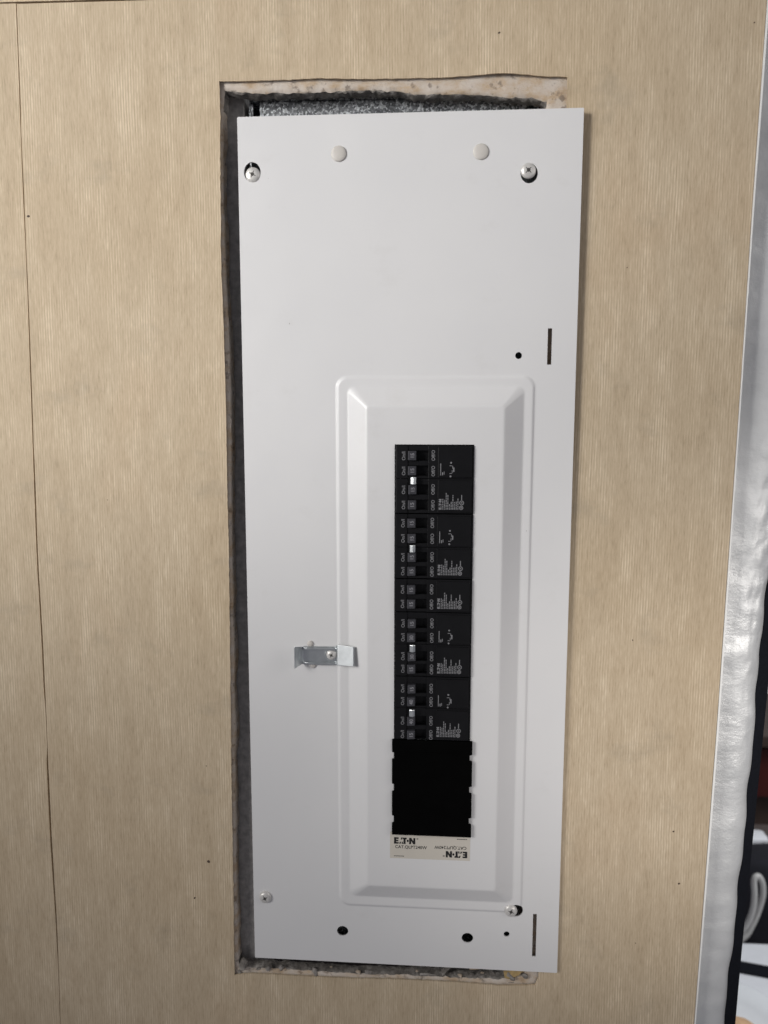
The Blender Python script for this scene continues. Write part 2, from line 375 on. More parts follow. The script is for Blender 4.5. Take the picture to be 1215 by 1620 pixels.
# crumbs of plaster lying on the lower ledge and along the broken edges
def crumb_mesh(seed, r):
    bm = bmesh.new(); bmesh.ops.create_icosphere(bm, subdivisions=2, radius=r)
    for v in bm.verts: v.co *= 1 + 0.45 * fbm(v.co * (1 / r) + Vector((seed * 7, 0, 0)), 1.1, 3)
    return from_bm(bm)
crumbs = [crumb_mesh(i, 0.0016) for i in range(5)]
for i in range(12):
    me = crumbs[i % 5]
    x = random.uniform(-0.012, 0.238); s = random.uniform(0.5, 1.5)
    o = link('plaster_crumb', me, ('plaster', 'core')[i % 2] if not me.materials else None, wall)
    o.location = (x, random.uniform(0.003, 0.013), -0.0124 + 0.0004 * random.random()); o.scale = (s * 1.25, s, s * 0.55)
    o.rotation_euler = (0, random.uniform(-0.3, 0.3), random.random() * 6)
for x, z, s in ((-0.0115, -0.0085, 2.6), (-0.0145, -0.014, 1.5), (0.055, -0.0135, 1.6), (0.012, -0.011, 2.0), (0.024, -0.0105, 1.7), (0.232, -0.0095, 2.2), (0.244, -0.0085, 2.0)):
    o = link('plaster_crumb', crumbs[1], None, wall); o.location = (x, 0.004, z); o.scale = (s * 1.4, s * 0.8, s); o.rotation_euler = (1, x * 40, 2)
def shred(L, w, seed):
    v = []; f = []; r = random.Random(seed)
    for i in range(7):
        t = i / 6; ww = w * (0.5 + r.random()) * (1 - 0.6 * t)
        p = Vector((L * t, 0.004 * math.sin(t * 2.2 + seed), 0.0025 * math.sin(t * 3 + seed * 1.7)))
        v += [p + Vector((0, -ww / 2, -ww * 0.4)), p + Vector((0, ww / 2, ww * 0.4)), p + Vector((0, ww / 2 + 0.0002, ww * 0.4 - 0.0004)), p + Vector((0, -ww / 2 + 0.0002, -ww * 0.4 - 0.0004))]
    for i in range(6):
        for k in range(4): a = i * 4; f.append((a + k, a + (k + 1) % 4, a + 4 + (k + 1) % 4, a + 4 + k))
    f += [(0, 3, 2, 1), (24, 25, 26, 27)]
    return from_py(v, f)
for i, (x, z, L, w, a, m_) in enumerate(((0.170, -0.0095, 0.022, 0.003, -0.15, 'core'), (0.196, -0.0085, 0.026, 0.003, -0.25, 'plaster'), (0.215, -0.0100, 0.020, 0.0025, 0.2, 'core'), (0.226, -0.0065, 0.018, 0.006, -0.1, 'fibre'), (0.150, -0.0105, 0.016, 0.002, 0.1, 'core'), (0.100, -0.0105, 0.02, 0.002, 0.06, 'core'))):
    o = link('paper_shred', shred(L, w, i), m_, wall); o.location = (x, 0.004, z); o.rotation_euler = (0, a, 0.1)
# nail heads and small dents on the vinyl
nm = bmesh.new(); lathe(nm, [(0.0011, -0.0004), (0.0011, 0.0002), (0.0006, 0.0004)], 12); nail_me = from_bm(nm)
for x, z, s in ((-177.2, 655.1, 1.1), (-40.4, 92.9, 1.3), (-54, 57.2, 0.9), (-40.1, 183.3, 0.5), (-120, 420, 0.4), (310, 610, 0.5), (340, 30, 0.5), (205.3, 788.3, 0.9), (203.9, 762.6, 1.0), (368, 135.5, 0.8), (374.9, 87.5, 0.9), (326.5, 305, 0.6), (398.4, 791, 0.6)):
    o = link('nail_head', nail_me, 'nail', wall); o.location = (x * MM, 0, z * MM); o.scale = (s, 1, s * random.uniform(0.5, 0.9)); o.rotation_euler = (0, random.random() * 3, 0)

# ------------------------------------------------------------------ galvanised box behind the cover
ebox = thing('breaker_box', 'galvanised steel breaker box sunk in the wall behind the white cover', 'breaker box', mw=Matrix.Translation((0.0, 0.016, -0.008)))
BX0, BX1, BZ1, BD = 0.0035, 0.240, 0.7565, 0.088
link('back_plate', box_me(BX0, BX1, BD, BD + 0.0015, 0, BZ1), 'galv', ebox)
for x in (BX0, BX1 - 0.0015): link('side_plate', box_me(x, x + 0.0015, 0, BD - 0.0002, 0, BZ1), 'galv', ebox)
for z in (0.0, BZ1 - 0.0015): link('end_plate', box_me(BX0 + 0.0017, BX1 - 0.0017, 0, BD - 0.0002, z, z + 0.0015), 'galv', ebox)
def lip(x0, x1, z0, z1, nm='front_lip'): return bevel(link(nm, box_me(x0, x1, 0.0006, 0.002, z0, z1), 'galv', ebox), 0.0004)
lip(BX0 + 0.009, BX1 - 0.009, BZ1 - 0.024, BZ1 - 0.0017); lip(BX0 + 0.009, BX1 - 0.009, 0.0017, 0.020)
lip(BX0 + 0.0017, BX0 + 0.0035, BZ1 - 0.035, BZ1 - 0.003); lip(BX1 - 0.0035, BX1 - 0.0017, BZ1 - 0.035, BZ1 - 0.003)
stud = thing('metal_stud', 'dull grey steel stud beside the breaker box in the left gap', 'stud', mw=Matrix.Translation((-0.0115, 0.0155, -0.05)))
link('web', box_me(-0.012, 0.0112, 0.0, 0.0015, 0, 0.85), 'stud', stud)
link('flange', box_me(-0.012, -0.0105, 0.0017, 0.06, 0, 0.85), 'stud', stud)
link('flange', box_me(0.0097, 0.0112, 0.0017, 0.06, 0, 0.85), 'stud', stud)

# ------------------------------------------------------------------ cover frame: x right, z up, -y towards viewer; origin at its lower left corner
CH = 726.56
CM = Matrix(((0.999881, 0.015355, -0.001415, 0.0), (-0.01537, 0.99982, -0.011136, 0.001381), (0.001243, 0.011156, 0.999937, 0.0), (0, 0, 0, 1)))
def P(x, y, h=0.0): return Vector((x * MM, -h * MM, (CH - y) * MM))
cover = thing('panel_cover', 'tall white painted steel dead front cover of the breaker panel', 'panel cover', mw=CM)
def rr(x0, x1, y0, y1, r, n=8):
    out = []
    for cx, cy, a0 in ((x0 + r, y0 + r, 180), (x1 - r, y0 + r, 270), (x1 - r, y1 - r, 0), (x0 + r, y1 - r, 90)):
        for k in range(n + 1):
            a = math.radians(a0 + 90 * k / n); out.append((cx + r * math.cos(a), cy + r * math.sin(a)))
    return out
def cover_mesh():
    loops = [(rr(0, 272, 0, CH, 0.8), 0.0)]
    bx = (77.2, 240.6, 203.0, 671.5)
    def ins(b, d, r): return rr(b[0] + d, b[1] - d, b[2] + d, b[3] - d, max(r, 0.3))
    loops.append((ins(bx, -1.0, 10.5), 0.0))
    for d, h in ((0, 0.0), (0.6, 0.12), (1.2, 0.45), (1.9, 0.95), (2.5, 1.25), (3.2, 1.38), (4.0, 1.4)): loops.append((ins(bx, d, 10 - d * 0.7), h))
    fb = (88.0, 231.0, 212.4, 660.2)
    for d, h in ((-1.6, 1.4), (-0.8, 1.43), (0, 1.62), (0.9, 2.1)): loops.append((ins(fb, d, 6 - d * 0.3), h))
    for d, h in ((8, 6.3), (14.6, 10.15), (15.4, 10.6), (16.2, 10.88), (17.0, 11.0), (18.2, 11.0)): loops.append((ins(fb, d, 5.2 - d * 0.16), h))
    loops.append((rr(127.0, 191.4, 259.0, 596.0, 0.3), 11.0))
    bm = bmesh.new(); rows = []; rowsb = []
    for lp, h in loops:
        rows.append([bm.verts.new(P(x, y, h)) for x, y in lp]); rowsb.append([bm.verts.new(P(x, y, h - 1.2)) for x, y in lp])
    n = len(rows[0])
    for R in (rows, rowsb):
        for a, b in zip(R, R[1:]):
            for i in range(n): bm.faces.new((a[i], a[(i + 1) % n], b[(i + 1) % n], b[i]))
    for a, b in ((rows[0], rowsb[0]), (rows[-1], rowsb[-1])):
        for i in range(n): bm.faces.new((a[i], a[(i + 1) % n], b[(i + 1) % n], b[i]))
    bmesh.ops.recalc_face_normals(bm, faces=bm.faces)
    me = from_bm(bm)
    # cutters
    cb = bmesh.new()
    def cyl(x, y, rx, ry=None, seg=40):
        ry = ry or rx; f = [cb.verts.new(P(x + rx * math.cos(t), y + ry * math.sin(t), 8)) for t in [k * 2 * math.pi / seg for k in range(seg)]]
        g = [cb.verts.new(v.co + Vector((0, 0.016, 0))) for v in f]
        cb.faces.new(f); cb.faces.new(g[::-1])
        for i in range(seg): cb.faces.new((f[i], g[i], g[(i + 1) % seg], f[(i + 1) % seg]))
    cyl(11.4, 42.2, 6.8, 7.7); cyl(231.3, 47.4, 6.7, 7.6); cyl(234.8, 668.4, 5.9, 5.9); cyl(10.8, 666.6, 3.2)
    cyl(81.4, 29.7, 5.6); cyl(193.5, 30.7, 5.6)
    cyl(80.6, 696.2, 5.1, 4.8); cyl(192.4, 697.2, 5.1, 4.8)
    cyl(226.2, 187.7, 2.7); cyl(226.9, 691.7, 2.6)
    for x0, x1, y0, y1 in ((249.0, 252.4, 166.4, 195.0), (249.6, 252.9, 671.2, 712.0)):
        a, b = P(x0, y1, 8), P(x1, y0, -8); add_box(cb, a.x, b.x, a.y, b.y, a.z, b.z)
    bmesh.ops.recalc_face_normals(cb, faces=cb.faces)
    ct = bpy.data.objects.new('cut', from_bm(cb)); COL.objects.link(ct)
    o = bpy.data.objects.new('tmp', me); COL.objects.link(o)
    md = o.modifiers.new('b', 'BOOLEAN'); md.operation = 'DIFFERENCE'; md.object = ct; md.solver = 'EXACT'
    dg = bpy.context.evaluated_depsgraph_get(); res = bpy.data.meshes.new_from_object(o.evaluated_get(dg))
    bpy.data.objects.remove(o); bpy.data.objects.remove(ct); return res
sheet = link('sheet', cover_mesh(), 'paint', cover, smooth=True, angle=30)
wn = sheet.modifiers.new('wn', 'WEIGHTED_NORMAL'); wn.keep_sharp = True; wn.weight = 100

# hole plugs
pb = bmesh.new(); lathe(pb, [(5.9 * MM, -0.6 * MM), (6.2 * MM, 0.2 * MM), (6.1 * MM, 0.7 * MM), (5.6 * MM, 1.1 * MM), (4.5 * MM, 1.5 * MM), (3.0 * MM, 1.75 * MM), (1.2 * MM, 1.9 * MM)], 32); plug_me = from_bm(pb)
for x, y in ((81.4, 29.7), (193.5, 30.7)):
    o = link('hole_plug', plug_me, 'plug', cover, smooth=True); o.location = P(x, y, 0.0)

# screws: pan head with a square and cross recess drawn as raised dark shapes
def screw_mesh(R=5.9):
    seg = 32; bm = bmesh.new()
    prof = [(2.2, -9), (2.2, -0.2), (R, -0.2), (R, 0.5), (R * 0.96, 1.3), (R * 0.85, 2.0), (R * 0.66, 2.5), (R * 0.45, 2.75)]
    lathe(bm, [(r * MM, h * MM) for r, h in prof], seg)
    return from_bm(bm)
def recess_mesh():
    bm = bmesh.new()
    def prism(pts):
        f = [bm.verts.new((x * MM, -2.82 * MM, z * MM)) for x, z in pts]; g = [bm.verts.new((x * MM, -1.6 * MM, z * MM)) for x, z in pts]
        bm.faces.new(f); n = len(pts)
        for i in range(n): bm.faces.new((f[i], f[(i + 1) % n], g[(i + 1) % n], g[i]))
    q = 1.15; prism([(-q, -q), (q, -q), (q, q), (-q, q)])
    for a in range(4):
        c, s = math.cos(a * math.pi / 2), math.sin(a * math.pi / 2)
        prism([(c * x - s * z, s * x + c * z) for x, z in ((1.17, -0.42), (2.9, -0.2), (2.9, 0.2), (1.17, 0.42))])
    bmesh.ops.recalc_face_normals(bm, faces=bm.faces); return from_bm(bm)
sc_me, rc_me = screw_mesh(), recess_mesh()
for x, y, h, a, s in ((11.8, 44.2, -1.0, 25, 1.02), (230.6, 45.4, -1.2, 45, 1.02), (10.8, 666.4, 0.3, 60, 0.93), (230.0, 668.2, 0.7, 20, 0.95)):
    o = link('screw', sc_me, 'screw', cover, smooth=True, angle=35); o.location = P(x, y, h); o.rotation_euler = (0, math.radians(a), 0); o.scale = (s, 1, s)
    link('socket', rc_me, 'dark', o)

# door catch: zinc strip with a turned-up left lip, a raised right tongue and a screw
def strip_profile(pts, y0, y1, t=0.9, dh=None):
    # bent sheet: pts are (x, h) along the strip; y0/y1 per-point or constants
    bm = bmesh.new(); rows = []
    n = len(pts)
    for i, (x, h) in enumerate(pts):
        a = Vector(pts[max(0, i - 1)]); b = Vector(pts[min(n - 1, i + 1)]); d = (b - a).normalized(); nn = Vector((-d.y, d.x)) * t
        ya = y0[i] if hasattr(y0, '__len__') else y0; yb = y1[i] if hasattr(y1, '__len__') else y1
        rows.append([bm.verts.new(P(x + nn.x * k, yy, h + nn.y * k + (dh[i] if dh and e else 0))) for k, yy, e in ((0, ya, 0), (0, yb, 1), (1, yb, 1), (1, ya, 0))])
    for a, b in zip(rows, rows[1:]):
        for i in range(4): bm.faces.new((a[i], a[(i + 1) % 4], b[(i + 1) % 4], b[i]))
    bm.faces.new(rows[0]); bm.faces.new(rows[-1][::-1]); bmesh.ops.recalc_face_normals(bm, faces=bm.faces); return from_bm(bm)
catch = link('door_catch', strip_profile([(42.2, 11.5), (42.0, 9.6), (43.0, 8.4), (45.6, 3.4), (46.8, 1.2), (48.2, 0.35), (52, 0.3), (76.0, 0.3), (77.4, 0.8), (78.0, 1.8), (78.3, 2.6), (78.7, 3.2), (79.8, 3.6), (85, 5.0), (92.4, 7.1), (93.0, 7.0)],
    [430.4, 430.4, 430.9, 432, 432.4, 432.6, 432.6, 432.2, 431.6, 430.4, 429.6, 429.6, 429.8, 430, 430.2, 430.4], [449.4, 449.4, 449.0, 448.6, 448.4, 448.4, 448.4, 448.4, 448.4, 448.2, 447.6, 447.4, 447.2, 446.8, 446.6, 446.4], 0.9, [0] * 9 + [0.6, 1.5, 2.4, 2.4, 2.4, 2.4, 2.4]), 'zinc', cover)
catch['label'] = 'bright zinc door catch screwed to the white cover'
bevel(catch, 0.0003)
for y0, y1 in ((433.0, 435.2), (446.0, 448.0)):
    o = link('channel_rib', strip_profile([(48.5, 1.2), (49.5, 2.6), (52, 3.0), (74, 3.0), (76, 2.4), (77, 1.2)], y0, y1, 0.8), 'zinc', catch); bevel(o, 0.0004)
o = link('catch_screw', sc_me, None, catch); o.location = P(72.8, 439.2, 1.6); o.scale = (0.75, 1.0, 0.75); o.rotation_euler = (0, 0.5, 0)
so = link('catch_washer', (lambda bm: (lathe(bm, [(6.3 * MM, 0), (6.3 * MM, 0.6 * MM), (5.6 * MM, 0.8 * MM)], 10), from_bm(bm))[1])(bmesh.new()), 'zinc', catch); so.location = P(72.8, 439.2, 1.2)
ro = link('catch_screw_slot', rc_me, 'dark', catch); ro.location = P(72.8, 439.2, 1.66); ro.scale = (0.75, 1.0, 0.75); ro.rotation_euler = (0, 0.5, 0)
tb = bmesh.new(); lathe(tb, [(2.6 * MM, -0.2 * MM), (2.6 * MM, 0.9 * MM), (1.9 * MM, 1.5 * MM)], 16); rv_me = from_bm(tb)
for x, y in ((54.2, 430.4), (56.3, 449.4)):
    o = link('rivet', rv_me, 'plug', cover, smooth=True); o.location = P(x, y, 0.0)
# small chips in the enamel
ch = bmesh.new(); lathe(ch, [(0.55 * MM, -0.2 * MM), (0.5 * MM, 0.12 * MM)], 8); chip_me = from_bm(ch)
for x, y, s in ((39.9, 161.2, 1.0), (235.6, 330.2, 0.8), (24.5, 47.2, 0.5)):
    o = link('enamel_chip', chip_me, 'piping', cover); o.location = P(x, y, 1.4 if x > 200 else 0.0); o.scale = (s * 0.6, 1, s * 1.3)

# ------------------------------------------------------------------ lettering helpers (built as thin flat meshes)
def text_geo(s, size, bold=0.0, align='CENTER', sx=1.0):
    cu = bpy.data.curves.new('t', 'FONT'); cu.body = s; cu.size = size; cu.align_x = align; cu.align_y = 'CENTER'; cu.offset = bold; cu.resolution_u = 3
    o = bpy.data.objects.new('t', cu); COL.objects.link(o); dg = bpy.context.evaluated_depsgraph_get(); dg.update()
    me = bpy.data.meshes.new_from_object(o.evaluated_get(dg))
    v = [(p.co.x * sx, p.co.y) for p in me.vertices]; f = [tuple(p.vertices) for p in me.polygons]
    bpy.data.objects.remove(o); bpy.data.curves.remove(cu); bpy.data.meshes.remove(me); return v, f
class Print:                     # collects flat marks; coordinates are cover mm
    def __init__(s): s.v = []; s.f = []
    def geo(s, g, x, y, h, rot=0, tilt=0.0):
        b = len(s.v); c, sn = round(math.cos(math.radians(rot))), round(math.sin(math.radians(rot)))
        for px, py in g[0]:
            ux, uy = c * px - sn * py, sn * px + c * py
            s.v.append(P(x + ux, y - uy, h + tilt * ux))
        s.f += [tuple(b + i for i in f) for f in g[1]]
    def rect(s, x0, x1, y0, y1, h):
        b = len(s.v); s.v += [P(x0, y1, h), P(x1, y1, h), P(x1, y0, h), P(x0, y0, h)]; s.f.append((b, b + 1, b + 2, b + 3))
    def ring(s, x, y, r0, r1, h, n=16):
        b = len(s.v)
        for k in range(n):
            a = k * 2 * math.pi / n
            s.v += [P(x + r0 * math.cos(a), y + r0 * math.sin(a), h), P(x + r1 * math.cos(a), y + r1 * math.sin(a), h)]
        s.f += [(b + 2 * k, b + 2 * k + 1, b + 2 * ((k + 1) % n) + 1, b + 2 * ((k + 1) % n)) for k in range(n)]
    def build(s, name, mat, parent, org=Vector((0, 0, 0))): return link(name, from_py([p - org for p in s.v], s.f), mat, parent)
def logo_geo(w, hgt):            # E A T . N with the cut-away A
    v = []; f = []; u = w / 20.0
    def poly(p): b = len(v); v.extend([(x * u - w / 2, y * hgt - hgt / 2) for x, y in p]); f.append(tuple(range(b, b + len(p))))
    def q(x0, x1, y0, y1): poly([(x0, y0), (x1, y0), (x1, y1), (x0, y1)])
    q(0, 2.0, 0, 1); q(2.0, 4.3, 0, 0.25); q(2.0, 4.0, 0.38, 0.62); q(2.0, 4.3, 0.75, 1)
    poly([(4.7, 0), (6.1, 0), (6.6, 0.34), (5.5, 0.34)]); poly([(6.2, 0.66), (7.4, 0.66), (7.9, 1), (6.7, 1)]); poly([(7.3, 0), (8.7, 0), (8.2, 0.34), (7.2, 0.34)])
    q(8.9, 10.9, 0, 0.755); q(8.0, 11.9, 0.755, 1)
    b = len(v); v.extend([((12.9 + 0.95 * math.cos(k * math.pi / 6)) * u - w / 2, (0.5 + 0.19 * math.sin(k * math.pi / 6)) * hgt - hgt / 2) for k in range(12)]); f.append(tuple(range(b, b + 12)))
    q(14.2, 16.1, 0, 1); q(18.1, 20.0, 0, 1); poly([(16.1, 1), (16.1, 0.5), (18.1, 0), (18.1, 0.5)])
    return v, f
G_ON = text_geo('On/I', 3.9, 0.05); G_OFF = text_geo('Off/O', 3.9, 0.05, sx=0.92); LOGO_S = logo_geo(8.6, 2.2)
NUM = {n: text_geo(n, 4.3, 0.06) for n in ('15', '30', '40')}

# ------------------------------------------------------------------ circuit breakers
X0, X1 = 127.6, 190.8
FACE = 13.2
def grid_mesh(xs, ys, hf, base):
    # stepped block: cell heights hf(i, j) over the grid, vertical walls between different heights
    bm = bmesh.new(); cache = {}
    def vt(x, y, h):
        k = (round(x, 3), round(y, 3), round(h, 3))
        if k not in cache: cache[k] = bm.verts.new(P(*k))
        return cache[k]
    nx, ny = len(xs) - 1, len(ys) - 1
    H = [[hf(i, j) for j in range(ny)] for i in range(nx)]
    def wallq(xa, ya, xb, yb, h0, h1):
        if abs(h0 - h1) > 1e-6: bm.faces.new((vt(xa, ya, h0), vt(xb, yb, h0), vt(xb, yb, h1), vt(xa, ya, h1)))
    for i in range(nx):
        for j in range(ny):
            h = H[i][j]; bm.faces.new((vt(xs[i], ys[j], h), vt(xs[i], ys[j + 1], h), vt(xs[i + 1], ys[j + 1], h), vt(xs[i + 1], ys[j], h)))
            r = H[i + 1][j] if i + 1 < nx else base
            wallq(xs[i + 1], ys[j], xs[i + 1], ys[j + 1], h, r)
            d = H[i][j + 1] if j + 1 < ny else base
            wallq(xs[i], ys[j + 1], xs[i + 1], ys[j + 1], h, d)
            if i == 0: wallq(xs[0], ys[j], xs[0], ys[j + 1], h, base)
            if j == 0: wallq(xs[i], ys[0], xs[i + 1], ys[0], h, base)
    bmesh.ops.remove_doubles(bm, verts=bm.verts, dist=1e-7)
    bmesh.ops.recalc_face_normals(bm, faces=bm.faces); return from_bm(bm)
def case_mesh(ya, yb, hy, org):
    s = 4.1
    xs = [X0, X0 + 0.9, 137.6, 154.4, 161.6, 162.3, X1 - 1.4, X1]
    ys = [ya]
    for y in hy: ys += [y - s, y + s]
    ys = [ya, ya + 1.4] + ys[1:] + [yb - 1.4, yb]
    ys = sorted(ys)
    slots = [(y - s, y + s) for y in hy]
    def hf(i, j):
        c = (ys[j] + ys[j + 1]) / 2
        if i == 2 and any(a < c < b for a, b in slots): return FACE - 6.5
        if i == 2: return FACE - 0.8
        if i == 5 and 1 <= j < len(ys) - 2: return FACE + 1.1
        if i in (0, 6): return FACE - 0.35
        return FACE
    me = grid_mesh(xs, ys, hf, -6.0)
    me.transform(Matrix.Translation(-org)); return me
def handle_mesh():
    bm = bmesh.new(); prof = [(-3.2, -5.5), (-3.4, 2.4), (-2.8, 3.4), (3.1, 2.6), (3.4, 2.0), (3.6, -5.5)]
    a = [bm.verts.new(Vector((x, -h, 3.75)) * MM) for x, h in prof]; b = [bm.verts.new(Vector((x, -h, -3.75)) * MM) for x, h in prof]
    bm.faces.new(a); bm.faces.new(b[::-1]); n = len(prof)
    for i in range(n): bm.faces.new((a[i], b[i], b[(i + 1) % n], a[(i + 1) % n]))
    bmesh.ops.recalc_face_normals(bm, faces=bm.faces); return from_bm(bm)
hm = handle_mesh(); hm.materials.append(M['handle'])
tm = bmesh.new(); a_ = [(-2.3, 3.0), (-2.3, 5.4), (0.1, 6.5), (0.5, 6.5), (2.4, 5.2), (2.4, 3.0)]
va = [tm.verts.new(Vector((x, -h, 3.0)) * MM) for x, h in a_]; vb = [tm.verts.new(Vector((x, -h, -3.0)) * MM) for x, h in a_]
tm.faces.new(va); tm.faces.new(vb[::-1])
for i in range(6): tm.faces.new((va[i], vb[i], vb[(i + 1) % 6], va[(i + 1) % 6]))
bmesh.ops.recalc_face_normals(tm, faces=tm.faces); tie_me = from_bm(tm)

def legend(half, hy, ya, yb):
    pl = []; hf = FACE + 0.06; hl = FACE + 1.16
    for k, y in enumerate(hy):
        p = Print(); pl.append(('on_lettering', p)); p.geo(G_ON, 134.4, y + 0.3, hf, 90); p = Print(); pl.append(('off_lettering', p)); p.geo(G_OFF, 158.4, y + (0.3 if k else -0.2), hf, 90)
    p = Print(); pl.append(('fine_print', p))
    if half == 'symbol':
        y1 = hy[1] + 3.6
        p.rect(164.0, 164.6, y1 - 9.6, y1, hl); p.rect(165.4, 166.2, y1 - 2.4, y1, hl); p.rect(166.8, 167.3, y1 - 3.0, y1 - 0.6, hl)
        yc = hy[1] - 1.2; x = 172.0
        for dy, dx in ((-5.4, 0.6), (5.6, 0.2)): p.ring(x + dx, yc + dy, 0.0, 0.75, hl, 10)
        p.rect(x - 0.6, x + 1.4, yc - 3.2, yc - 2.7, hl); p.rect(x - 0.6, x + 1.2, yc + 3.0, yc + 3.5, hl)
        p.rect(x + 1.7, x + 2.2, yc - 2.9, yc - 0.6, hl); p.rect(x + 2.3, x + 3.3, yc - 1.6, yc + 2.0, hl); p.rect(x + 1.3, x + 1.8, yc + 0.6, yc + 3.0, hl)
    else:
        y1 = yb - 3.2; x = 163.9
        p.geo(LOGO_S, x + 0.2, y1 - 4.3, hl, 90)
        rnd = random.Random(3); lens = [8.8, 8.2, 13.6, 12.2, 4.6, 6.8, 12.0, 6.4, 7.0, 9.2]
        for k, L in enumerate(lens):           # unreadable fine print: rows of word-length dashes
            xx = x + 2.0 + k * 1.36; y = y1
            while y > y1 - L:
                w = min(rnd.uniform(0.7, 2.4), y - (y1 - L)); p.rect(xx, xx + 0.72, y - w, y, hl); y -= w + 0.42
        p.ring(x + 17.2, y1 - 1.6, 1.1, 1.75, hl); p.rect(x + 16.6, x + 17.8, y1 - 2.2, y1 - 1.0, hl)
        p.ring(x + 17.6, y1 - 5.6, 1.3, 1.9, hl); p.rect(x + 17.2, x + 17.9, y1 - 12.0, y1 - 7.8, hl); p.rect(x + 17.0, x + 18.2, y1 - 6.0, y1 - 5.2, hl)
    return pl
HY = [268.0, 280.2, 295.6, 308.0, 323.0, 335.6, 351.3, 362.9, 378.3, 390.5, 407.1, 419.0, 435.3, 446.1, 463.4, 474.5, 491.6, 503.5]
MODS = [(259.8, 286.5, 'symbol'), (286.8, 314.9, 'fine'), (315.7, 342.9, 'symbol'), (343.2, 369.0, 'fine'), (369.8, 397.2, 'fine'),
        (398.0, 425.0, 'symbol'), (425.3, 452.5, 'fine'), (453.3, 480.3, 'symbol'), (480.6, 508.0, 'fine')]
RAT = ['15', '15', '15', '15', '15', '15', '15', '15', '15', '15', '15', '30', '30', '15', '15', '40', '40', '15']
BRK = [((0, 1), 'black quad breaker rated 15 at the head of the row, nearest the plugs'),
       ((2, 3), 'black quad breaker rated 15, second in the row, above the narrow twin breaker'),
       ((4,), 'narrow black twin breaker with two 15 switches and no tie clip'),
       ((5, 6), 'black quad breaker with two 30 switches tied in its middle'),
       ((7, 8), 'black quad breaker with two 40 switches, resting against the blank black plate')]
GRP = 'circuit breakers in the white cover'
for mods, lab in BRK:
    ya, yb = MODS[mods[0]][0], MODS[mods[-1]][1]
    org = P(X0, yb, 0.0)
    jr = random.Random(ya)
    br = thing('circuit_breaker', lab, 'circuit breaker', GRP, CM @ Matrix.Translation(org + Vector((jr.uniform(-0.25, 0.25), jr.uniform(-0.4, 0.3), 0)) * MM) @ Matrix.Rotation(jr.uniform(-0.004, 0.004), 4, 'Z') @ Matrix.Rotation(jr.uniform(-0.006, 0.006), 4, 'X'))
    for m in mods:
        a, b, kind = MODS[m]; hy = HY[2 * m:2 * m + 2]
        c = link('case', case_mesh(a, b, hy, org), 'black', br); bevel(c, 0.0005, 2, 50)
        for nm_, pp in legend(kind, hy, a, b): pp.build(nm_, 'print', c, org)
        for k, y in enumerate(hy):
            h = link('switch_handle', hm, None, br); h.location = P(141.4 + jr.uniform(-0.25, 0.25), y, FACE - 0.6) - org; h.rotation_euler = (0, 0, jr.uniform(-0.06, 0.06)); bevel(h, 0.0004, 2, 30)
            pr = Print(); pr.geo(NUM[RAT[2 * m + k]], 0.0, 0.0, 0.0, 90)
            # lies on the sloping right face of the handle
            ang = math.atan2(3.0, 3.1)
            me = from_py([Vector((v.x, v.y, v.z - CH * MM)) for v in pr.v], pr.f)
            me.transform(Matrix.Translation((0.35 * MM, -3.06 * MM, 0)) @ Matrix.Rotation(math.radians(7.7), 4, 'Z'))
            link('rating_number', me, 'numprint', h)
    if len(mods) == 2:
        y = (HY[2 * mods[0] + 1] + HY[2 * mods[1]]) / 2
        t = link('tie_clip', tie_me, 'zinc', br); t.location = P(142.3, y + 0.2, FACE - 0.6) - org; bevel(t, 0.0004, 2, 30)

# ------------------------------------------------------------------ blank plate and sticker
def filler_mesh(org):
    yl = [(519.7, 526.4), (547.9, 555.4), (576.6, 584.0)]; yr = [(520.2, 526.4), (548.3, 555.1), (576.4, 583.0)]
    L, R, T, B = 125.6, 193.5, 508.6, 594.2
    pts = [(L, T), (R, T)]
    for a, b in yr: pts += [(R, a), (R - 2.1, a + 0.5), (R - 2.1, b - 0.5), (R, b)]
    pts += [(R, B), (L, B)]
    for a, b in yl[::-1]: pts += [(L, b), (L + 2.1, b - 0.5), (L + 2.1, a + 0.5), (L, a)]
    bm = bmesh.new(); f = bm.faces.new([bm.verts.new(P(x, y, 11.15) - org) for x, y in pts])
    g = bmesh.ops.extrude_face_region(bm, geom=[f]); bmesh.ops.translate(bm, verts=[e for e in g['geom'] if isinstance(e, bmesh.types.BMVert)], vec=(0, -0.0029, 0))
    bmesh.ops.recalc_face_normals(bm, faces=bm.faces); return from_bm(bm)
forg = P(125.6, 594.2, 11)
fil = link('filler_plate', filler_mesh(forg), 'wellblack'); fil.matrix_world = CM @ Matrix.Translation(forg); bevel(fil, 0.0004)
tag(fil, 'blank black plastic filler plate with notched sides below the breakers', 'filler plate')
lip_ = link('centre_ridge', (lambda bm: (add_box(bm, *[0.012, 0.056, -0.0034, -0.0029, 0.074, 0.0752]), from_bm(bm))[1])(bmesh.new()), 'wellblack', fil)
stk = link('product_sticker', from_py([P(123.9, 617.4, 11.08), P(192.9, 617.2, 11.08), P(193.1, 593.0, 11.08), P(123.9, 593.0, 11.08)], [(0, 1, 2, 3)]), 'sticker', cover)
stk['label'] = 'cream paper product sticker printed both ways up'
sp = Print(); hs = 11.14
LG = logo_geo(18.4, 5.9); CT = text_geo('CAT.QLPT240W', 4.0, 0.05, sx=0.96)
sp.geo(LG, 136.6, 601.0, hs); sp.geo(CT, 142.0, 606.8, hs)
sp.geo(LG, 181.4, 611.8, hs, 180); sp.geo(CT, 176.2, 605.6, hs, 180)
sp.ring(147.6, 598.8, 0.4, 0.75, hs, 12); sp.ring(170.4, 613.6, 0.4, 0.75, hs, 12)
